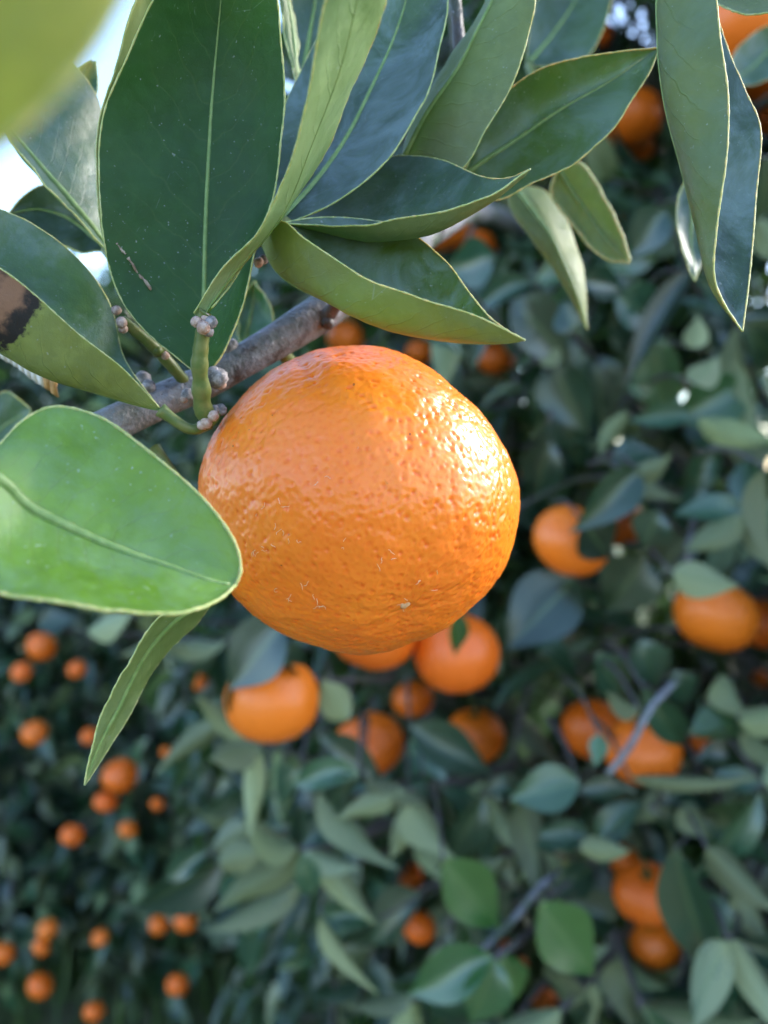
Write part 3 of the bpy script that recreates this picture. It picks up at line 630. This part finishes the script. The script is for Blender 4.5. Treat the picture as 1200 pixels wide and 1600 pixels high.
FM = [fruit_mesh(s) for s in range(5)]
cm = MB(); cm.tube([(0, 0, .024), (0, 0, .032), (.003, 0, .042), (.008, 0, .055)], [.002, .0016, .0014, .0014], 8)
stalk_me = cm.mesh('stalk', [M['twig']])
cm = MB()
for k in range(5):
    a = 2 * math.pi * k / 5; dv = Vector((math.cos(a), math.sin(a), 0)); s_ = Vector((-dv.y, dv.x, 0)); z = Vector((0, 0, .0255))
    cm.add([z - s_ * .003, z + s_ * .003, z + dv * .006 + s_ * .0012, z + dv * .006 - s_ * .0012, z + Vector((0, 0, .002))], [(0, 1, 2, 3), (0, 4, 1)])
calyx_me = cm.mesh('calyx', [M['calyx']])
keepers = []                                   # (x, y, radius px, depth) that loose foliage must not cover
for i, (x, y, dia, tr, lab) in enumerate(FR):
    size = 1.0 + .08 * math.sin(i * 2.7)
    dep = FPX * .060 * size / dia
    if tr == 'a' and dep > 1.15: size *= 1.15 / dep; dep = 1.15
    if lab and dep > .9 and tr == 'a': size *= .9 / dep; dep = .9
    if tr == 'b' and dep > 1.45: size *= 1.45 / dep; dep = 1.45
    o = bpy.data.objects.new('mandarin', FM[i % 5]); col.objects.link(o)
    o.location = at(x, y, dep); o.scale = (size,) * 3
    o.rotation_euler = (random.uniform(-.6, .6), random.uniform(-.6, .6), random.uniform(0, 6.28))
    if tr == 'a': tag(o, lab or 'tiny orange mandarin deep among the leaves of the near tree', 'mandarin', 'mandarins on the near citrus tree')
    else: tag(o, lab or 'small blurred orange mandarin dotted over the far citrus tree', 'mandarin', 'mandarins on the far citrus tree')
    if dia > 55:
        for me in (stalk_me, calyx_me):
            c = bpy.data.objects.new(me.name.split('.')[0], me); col.objects.link(c); c.parent = o
    keepers.append((x, y, dia * .5, dep))

# ---- leaves seen one by one behind: base x, y, tip x, y, width px, depth m, variant, facing (1 upper, -1 underside), tint
N0, PALE, FRESH, DARK, BLUE = (1, 1, 1), (1.25, 1.2, 1.15), (1.7, 2.0, .9), (.7, .75, .8), (.9, 1.1, 1.35)
HERO = [
 (1000, 735, 898, 830, 62, .50, 0, 1, N0), (985, 748, 1062, 710, 34, .50, 1, -1, PALE), (900, 905, 788, 1012, 105, .60, 4, 1, N0), (1050, 895, 1152, 918, 56, .52, 4, -1, PALE),
 (1195, 730, 1190, 900, 48, .45, 0, -1, PALE), (865, 565, 908, 685, 78, .62, 0, 1, N0), (925, 555, 960, 680, 74, .64, 2, 1, DARK), (1020, 520, 1035, 670, 66, .60, 0, 1, (1.2, 1.2, .8)), (860, 690, 828, 790, 66, .66, 0, 1, N0),
 (1060, 655, 1198, 595, 84, .60, 0, 1, (1.5, 1.6, 1.0)), (1020, 665, 1130, 730, 56, .62, 1, 1, DARK), (858, 575, 862, 525, 32, .55, 4, -1, PALE), (1085, 545, 1090, 495, 36, .55, 4, -1, PALE), (1085, 600, 1122, 560, 46, .52, 4, -1, PALE),
 (1110, 560, 1200, 490, 90, .62, 0, 1, N0), (905, 1222, 795, 1248, 68, .50, 4, 1, PALE), (812, 1255, 850, 1385, 52, .55, 1, -1, N0), (692, 1345, 785, 1455, 84, .50, 4, 1, FRESH), (842, 1412, 932, 1530, 92, .50, 4, 1, FRESH),
 (770, 1495, 622, 1555, 72, .48, 0, 1, (1.7, 2.0, 1.4)), (775, 1500, 735, 1612, 70, .48, 0, 1, (1.6, 1.9, 1.3)), (785, 1490, 812, 1572, 50, .50, 0, 1, FRESH), (1055, 1325, 1105, 1545, 78, .50, 0, 1, N0), (1105, 1325, 1205, 1420, 46, .50, 6, -1, PALE),
 (905, 1325, 985, 1320, 34, .52, 3, -1, PALE), (865, 1395, 945, 1345, 52, .53, 2, 1, N0), (960, 1440, 880, 1400, 60, .6, 0, 1, N0), (495, 1235, 605, 1378, 54, .55, 1, -1, N0), (490, 1335, 585, 1440, 40, .56, 0, -1, PALE),
 (500, 1430, 575, 1555, 34, .55, 0, -1, PALE), (470, 1380, 340, 1462, 50, .58, 2, -1, PALE), (350, 1340, 182, 1452, 72, .62, 0, 1, BLUE), (405, 1165, 325, 1190, 54, .52, 4, -1, PALE), (395, 1170, 405, 1295, 32, .52, 1, -1, PALE),
 (350, 1130, 243, 1202, 36, .62, 0, -1, N0), (640, 1250, 695, 1345, 64, .58, 0, -1, PALE), (640, 1255, 620, 1340, 44, .58, 0, -1, PALE), (545, 1125, 500, 1060, 50, .50, 4, -1, PALE), (445, 975, 352, 1078, 96, .44, 4, 1, N0), (362, 1058, 390, 1138, 50, .45, 4, 1, BLUE), (425, 1020, 500, 1055, 44, .45, 6, 1, DARK),
 (498, 1150, 606, 1232, 56, .55, 4, 1, DARK), (640, 1135, 772, 1212, 66, .60, 4, 1, DARK), (715, 955, 713, 1032, 30, .48, 0, 1, (1.8, 2.0, 1.2)), (937, 1148, 930, 1198, 28, .50, 4, 1, (1.3, 1.4, .9)), (1005, 1075, 1085, 1200, 50, .52, 6, 1, N0), (1000, 1110, 935, 1090, 40, .5, 0, -1, PALE), (930, 1020, 985, 1110, 60, .58, 0, 1, N0),
 (840, 1020, 935, 1085, 48, .6, 0, 1, N0), (1080, 1150, 1195, 1120, 60, .55, 0, 1, (1.4, 1.3, .8)), (1090, 1190, 1200, 1180, 56, .55, 2, 1, N0), (985, 1215, 1200, 1230, 26, .52, 3, -1, PALE), (905, 1240, 1010, 1235, 40, .53, 0, 1, N0), (1030, 1245, 1000, 1285, 40, .53, 0, -1, N0),
 (1060, 1260, 1110, 1310, 44, .53, 4, -1, PALE), (1090, 1270, 1205, 1330, 80, .58, 0, 1, (1.5, 1.6, 1)), (1150, 1390, 1200, 1480, 44, .55, 0, -1, PALE), (1140, 1450, 1190, 1560, 44, .56, 0, 1, BLUE), (960, 1500, 985, 1590, 50, .6, 1, -1, PALE), (905, 1540, 930, 1600, 50, .6, 1, -1, PALE),
 (660, 1400, 560, 1470, 70, .62, 0, 1, N0), (430, 1245, 405, 1260, 70, .6, 0, 1, N0), (470, 1205, 410, 1270, 74, .57, 2, 1, N0), (470, 1260, 480, 1390, 42, .58, 1, 1, BLUE), (380, 1370, 345, 1420, 44, .6, 4, 1, BLUE), (340, 1350, 420, 1320, 46, .56, 0, -1, PALE), (690, 1230, 780, 1340, 46, .60, 6, 1, BLUE), (660, 1210, 720, 1310, 40, .62, 0, 1, DARK),
 (910, 815, 955, 875, 74, .545, 4, 1, DARK), (700, 420, 790, 400, 70, .5, 0, 1, BLUE), (640, 480, 735, 550, 70, .5, 0, 1, BLUE), (905, 440, 990, 455, 50, .5, 0, 1, BLUE), (800, 470, 905, 560, 80, .55, 2, 1, DARK), (900, 520, 880, 470, 50, .5, 0, 1, N0), (960, 460, 1040, 510, 70, .55, 0, 1, BLUE),
 (1200, 245, 1190, 350, 60, .4, 0, 1, N0), (1040, 330, 975, 400, 60, .55, 0, 1, DARK), (870, 700, 950, 640, 60, .66, 0, 1, N0), (960, 690, 900, 620, 60, .66, 0, 1, DARK), (1100, 760, 1060, 850, 60, .6, 0, 1, DARK), (1010, 870, 945, 960, 90, .62, 4, 1, (1.2, 1.2, 1)), (1090, 830, 1010, 900, 60, .6, 0, 1, N0), (1030, 800, 1000, 860, 60, .55, 0, 1, DARK),
 (1160, 930, 1200, 860, 60, .6, 0, 1, N0), (1050, 1050, 1080, 1110, 50, .57, 0, 1, N0), (1120, 1060, 1160, 1120, 50, .55, 0, -1, N0), (1000, 1000, 1030, 1080, 60, .6, 0, 1, N0), (135, 985, 220, 960, 46, .60, 0, -1, PALE), (60, 980, 120, 965, 40, .7, 0, 1, BLUE), (260, 1000, 190, 1050, 30, .6, 3, -1, PALE)]
ROS = [(565, 1212, .52), (470, 1325, .55), (640, 1235, .56), (700, 1385, .55), (1010, 1262, .50), (930, 1318, .52), (1105, 1305, .50), (860, 1392, .55), (1085, 650, .58), (985, 640, .62), (885, 640, .64), (1150, 505, .58), (1005, 1055, .56), (1150, 1125, .52), (395, 1155, .52), (1140, 1465, .5), (1000, 1570, .54),
       (590, 1440, .58), (880, 1575, .55), (1165, 800, .55), (955, 725, .58), (835, 445, .55), (940, 425, .55), (1130, 705, .6), (330, 1330, .6), (650, 1560, .58), (1190, 1230, .5), (760, 1240, .58), (240, 1000, .62), (150, 960, .7), (690, 470, .55), (1080, 420, .55), (1180, 340, .5)]
hr = random.Random(44)
for rx, ry, rd in ROS:
    a0 = hr.uniform(0, 6.28); n_ = hr.randint(4, 6)
    for k in range(n_):
        a = a0 + k * 6.283 / n_ + hr.uniform(-.35, .35); fs_ = hr.uniform(.55, 1.0); L = hr.uniform(.065, .095) * FPX / rd * fs_
        tx, ty = rx + math.cos(a) * L, ry + math.sin(a) * L * .85 + L * .28
        mx, my = (rx + tx) / 2, (ry + ty) / 2
        if any(math.hypot(q[0] - x_, q[1] - y_) < q[2] * .5 + 14 and rd < FPX * .06 / q[2] + .05 for q in FR for x_, y_ in ((mx, my), (tx, ty), ((mx + tx) / 2, (my + ty) / 2))): continue
        if any(math.hypot((h[0] + h[2]) / 2 - mx, (h[1] + h[3]) / 2 - my) < 30 for h in HERO): continue
        up_ = hr.random() < .6; t_ = hr.uniform(.75, 1.5)
        HERO.append((rx + math.cos(a) * 5, ry + math.sin(a) * 5, tx, ty, hr.uniform(.19, .30) * L / fs_, rd + hr.uniform(-.02, .03), hr.choice((0, 1, 1, 2, 3, 3, 5, 6)), 1 if up_ else -1, (t_, t_ * hr.uniform(.98, 1.1), t_ * hr.uniform(.9, 1.3)) if up_ else (1.1, 1.1, hr.uniform(.9, 1.2))))
for h in HERO: keepers.append(((h[0] + h[2]) / 2, (h[1] + h[3]) / 2, max(h[4], math.hypot(h[2] - h[0], h[3] - h[1]) * .55) * .5, h[5]))
KP = np.array(keepers)
def blocks(pts, half):
    for p in pts:
        x, y, d = proj(p)
        if d < .05: continue
        if ((np.hypot(KP[:, 0] - x, KP[:, 1] - y) < KP[:, 2] * .92 + FPX * half / d) & (KP[:, 3] + .01 > d)).any(): return True
    return False

# ---- sun gaps and sky gaps: openings in the crown
GAPS = [(at(790, 700, .155), sun_dir, .11), (at(380, 110, .142), sun_dir, .05), (at(180, 760, .118), sun_dir, .05)]
def in_gap(p):
    for o, d, r in GAPS:
        v = p - o; t = v.dot(d)
        if t > .12 and (v - d * t).length < r + (.10 if r > .1 else .05) * t: return True
    return False
SKYGAP = [(985, 22, 14), (1008, 45, 14), (950, 38, 6), (15, 280, 20), (60, 560, 16)]

def tree(name, label, centre, radii, trunk_xy, n_sprays, leaf_len, near, own, seed, view_bias=1.0, group=None):
    rs = random.Random(seed); root = empty(name, Vector((trunk_xy[0], trunk_xy[1], 0))); tag(root, label, 'tree', group)
    C = Vector(centre); top = Vector((trunk_xy[0], trunk_xy[1], 0))
    m_ = MB(); tp = spline([top - Vector((0, 0, .1)), top + Vector((.02, .01, .25)), top + Vector((-.01, .03, .5)), C + Vector((0, 0, -.1))], 14)
    m_.tube(tp, [.075 - .035 * i / 13 for i in range(14)], 14, jag=.05); m_.build('trunk', M['bark'], root)
    limbs = []
    for k in range(9):
        a = 2 * math.pi * k / 9 + rs.uniform(-.3, .3); e = C + Vector((math.cos(a) * radii[0], math.sin(a) * radii[1], radii[2] * rs.uniform(-.4, .9))) * .72 + Vector((0, 0, 0))
        lp = spline([tp[8 + k % 4], tp[8 + k % 4].lerp(e, .45) + Vector((0, 0, .12)), e], 12); limbs.append(lp)
        m_ = MB(); m_.tube(lp, [.028 - .022 * i / 11 for i in range(12)], 9, jag=.06); m_.build('limb', M['bark'], root)
    sprays = []; clus = []
    for _ in range(n_sprays // 7):
        for _try in range(6):
            d = Vector((rs.gauss(0, 1), rs.gauss(0, 1), rs.gauss(0, 1))).normalized()
            if (CAM - C).normalized().dot(d) > -.2 or rs.random() < .75: break
        clus.append((d, rs.uniform(.45, 1.0) ** .5))
    for _ in range(n_sprays):
        d, r = rs.choice(clus); k_ = .07 if near < 1 else .05
        d = (d + Vector((rs.gauss(0, k_), rs.gauss(0, k_), rs.gauss(0, k_)))).normalized(); r = r + rs.gauss(0, .03)
        hk = (1 - d.z * d.z) ** -.3 if d.z < 0 and abs(d.z) < .95 else 1.0          # the skirt hangs straight down
        p = C + Vector((d.x * radii[0] * hk, d.y * radii[1] * hk, d.z * radii[2])) * r
        if p.z < .06: continue
        dirv = (d + Vector((rs.gauss(0, .45), rs.gauss(0, .45), rs.gauss(0, .45) - .25))).normalized()
        L = rs.uniform(.12, .26); q = p - dirv * L; pts = spline([q, q.lerp(p, .5) + Vector((0, 0, .02)), p + Vector((0, 0, -.02))], 6)
        if max(min((pts[-1] - CAM).length, (pts[0] - CAM).length), 0) < near: continue
        lv = []; nl = rs.randint(6, 10); a0 = rs.uniform(0, 6.28)
        for k in range(nl):
            f = .25 + .75 * k / (nl - 1); i = f * 5; b = pts[min(int(i), 4)].lerp(pts[min(int(i), 4) + 1], i - min(int(i), 4))
            ax = dirv; o1 = ax.orthogonal().normalized(); o2 = ax.cross(o1); a = a0 + k * 2.4
            sp = rs.uniform(.5, 1.15) if k < nl - 1 else .2
            ld = (ax * math.cos(sp) + (o1 * math.cos(a) + o2 * math.sin(a)) * math.sin(sp) + Vector((0, 0, -.25))).normalized()
            ln = leaf_len * rs.uniform(.7, 1.2)
            nh_ = (Vector((0, 0, 1)) + d * .35 + Vector((rs.gauss(0, .6), rs.gauss(0, .6), rs.gauss(0, .6)))).normalized()
            mt = frame(ld, nh_ if rs.random() > .22 else -nh_); mt.translation = b
            tip = b + ld * ln; mid = b + ld * ln * .5
            if min((b - CAM).length, (tip - CAM).length) < near: continue
            if own and blocks([b.lerp(tip, q_) for q_ in (0, .25, .5, .75, 1)], ln * .12): continue
            x, y, dd = proj(mid)
            if (x > 1260 or y < -60 or dd < 0) and (in_gap(mid) or in_gap(tip)): continue
            if any(math.hypot(x - gx, y - gy) < gr_ + .34 * ln * FPX / max(dd, .3) for gx, gy, gr_ in SKYGAP): continue
            lv.append((mt, ln, rs.randrange(len(VAR)), mid, ld, dd, x, y))
        if lv and not blocks(pts, .002): sprays.append((pts, lv))
    # which leaves show largest: paint front to back on a coarse grid
    idx = [(lf[5], si, li) for si, (pts, lv) in enumerate(sprays) for li, lf in enumerate(lv) if lf[5] > 0 and -40 < lf[6] < 1240 and -40 < lf[7] < 1640]
    idx.sort(); vis = []
    for dd, si, li in idx:
        mt, ln, vr, mid, ld, _, x, y = sprays[si][1][li]; new = 0; nrm = mt.col[2].to_3d()
        cosv = abs(nrm.dot((CAM - mid).normalized())); w = VAR[vr][0] * ln * max(cosv, .25)
        side = mt.col[0].to_3d()
        for f in (.15, .32, .5, .68, .85):
            for s in (-.3, 0, .3):
                px, py, _d = proj(mt.translation + ld * ln * f + side * w * s); i, j = int(py // GC), int(px // GC)
                if 0 <= i < GH and 0 <= j < GW and not occ[i, j]: occ[i, j] = True; new += 1
        if new: vis.append((new * 1.0, si, li))
    vis.sort(reverse=True); budget = 300 if name else 0
    chosen = {(si, li) for _, si, li in vis[:own_budget[name_key(seed)]]}
    stv, stf, off = [], [], 0
    tw = MB()
    for si, (pts, lv) in enumerate(sprays):
        has = [li for li in range(len(lv)) if (si, li) in chosen]
        if has:
            m_ = MB(); m_.tube(pts, [.0032 - .0018 * i / 5 for i in range(6)], 6); bo = m_.build('branch', M['bark_dark'], root)
        elif near < 1.0: tw.tube(pts, [.0032 - .0018 * i / 5 for i in range(6)], 4, cap=False)
        for li, (mt, ln, vr, mid, ld, dd, x, y) in enumerate(lv):
            if (si, li) in chosen:
                o = bpy.data.objects.new('leaf', LEAFM[vr]); col.objects.link(o); o.matrix_basis = mt @ Matrix.Scale(ln, 4)
                t = random.uniform(.8, 1.6); o.color = (t, t * random.uniform(.95, 1.15), t * random.uniform(.85, 1.25), 1)
                o.parent = bo; o.matrix_parent_inverse = world_of(bo).inverted()
            else:
                A_ = np.array(mt.to_3x3()) * ln; v_ = STV[vr] @ A_.T + np.array(mt.translation)
                stv.append(v_); stf.append(STF[vr] + off); off += len(v_)
    if stv:
        me = bpy.data.meshes.new('foliage'); me.from_pydata(np.concatenate(stv).tolist(), [], np.concatenate(stf).tolist()); me.materials.append(M['foliage'])
        me.polygons.foreach_set('use_smooth', np.full(len(me.polygons), True)); me.update()
        fo_ = bpy.data.objects.new('foliage', me); col.objects.link(fo_); adopt(fo_, root); fo_['kind'] = 'stuff'
    if tw.v:
        t_ = tw.build('twigs', M['bark_dark'], root); t_['kind'] = 'stuff'
    return root, limbs
own_budget = {1: 60, 2: 300, 3: 60, 4: 60, 5: 40}
def name_key(s): return s
TA, limbsA = tree('citrus_tree', 'near mandarin tree with dense dark glossy leaves close behind the big fruit', (.78, 1.52, 1.25), (1.17, 1.15, 1.25), (.85, 1.6), 6200, .078, .47, True, 1)
# the leaves told apart, on short branches that run back into the crown
for (bx, by, tx, ty, w, dep, vr, face, tint) in HERO:
    b, t = at(bx, by, dep), at(tx, ty, dep + random.uniform(-.012, .018)); ln = (t - b).length
    tocam = (CAM - b).normalized() * face + Vector((random.gauss(0, .3), 0, random.gauss(.4 * face, .3)))
    mt = frame((t - b), tocam); mt.translation = b
    wm = w / FPX * dep * .95; sx = wm / (VAR[vr][0] * .93)
    back = Vector((.95, 1.6, 1.2)) - b; back = back.normalized()
    pts = spline([b + back * .14 + Vector((0, 0, -.03)), b + back * .06 + Vector((0, 0, -.015)), b], 6)
    if blocks(pts[:4], .001): pts = spline([b + Vector((0, .10, .01)), b + Vector((0, .05, .012)), b], 6)
    m_ = MB(); m_.tube(pts, [.0020, .0018, .0016, .0014, .0012, .0009], 6); bo = m_.build('branch', M['bark_dark'], TA)
    o = bpy.data.objects.new('leaf', FINEM[vr]); col.objects.link(o)
    o.matrix_basis = mt @ Matrix.Diagonal((sx, ln, (sx + ln) * .5, 1)); o.color = (*tint, 1)
    o.parent = bo; o.matrix_parent_inverse = world_of(bo).inverted()
# two bare twigs that show in front of fruit and leaves
for pts in ([(950, 1210, 500), (985, 1165, 498), (1018, 1105, 500), (1060, 1060, 520)], [(750, 1490, 520), (800, 1440, 530), (850, 1380, 540), (900, 1350, 560)], [(1090, 790, 600), (1075, 860, 590), (1080, 900, 600), (1095, 950, 620)], [(705, -20, 300), (712, 40, 310), (720, 120, 330)]):
    m_ = MB(); m_.tube(spline(pp(pts), 12), .0024, 8); m_.build('branch', M['bark'], TA)
TB, _ = tree('citrus_tree', 'far mandarin tree dotted with small fruit standing in short grass', (-1.1, 2.75, .90), (1.55, 1.25, 1.15), (-1.1, 2.8), 5200, .085, 1.5, True, 2)
tree('citrus_tree', 'citrus tree standing behind the gap between the near and the far mandarin tree', (.1, 5.6, 1.0), (1.5, 1.3, 1.15), (.1, 5.6), 1400, .09, 2.5, True, 3)
tree('citrus_tree', 'low citrus tree behind the far fruit dotted tree', (-3.6, 7.0, 1.5), (1.8, 1.5, 1.6), (-3.6, 7.0), 900, .09, 2.5, True, 4)
tree('citrus_tree', 'tall citrus tree behind the near mandarin tree', (2.6, 4.8, 1.7), (1.7, 1.5, 1.75), (2.6, 4.8), 2600, .09, 2.5, True, 5)
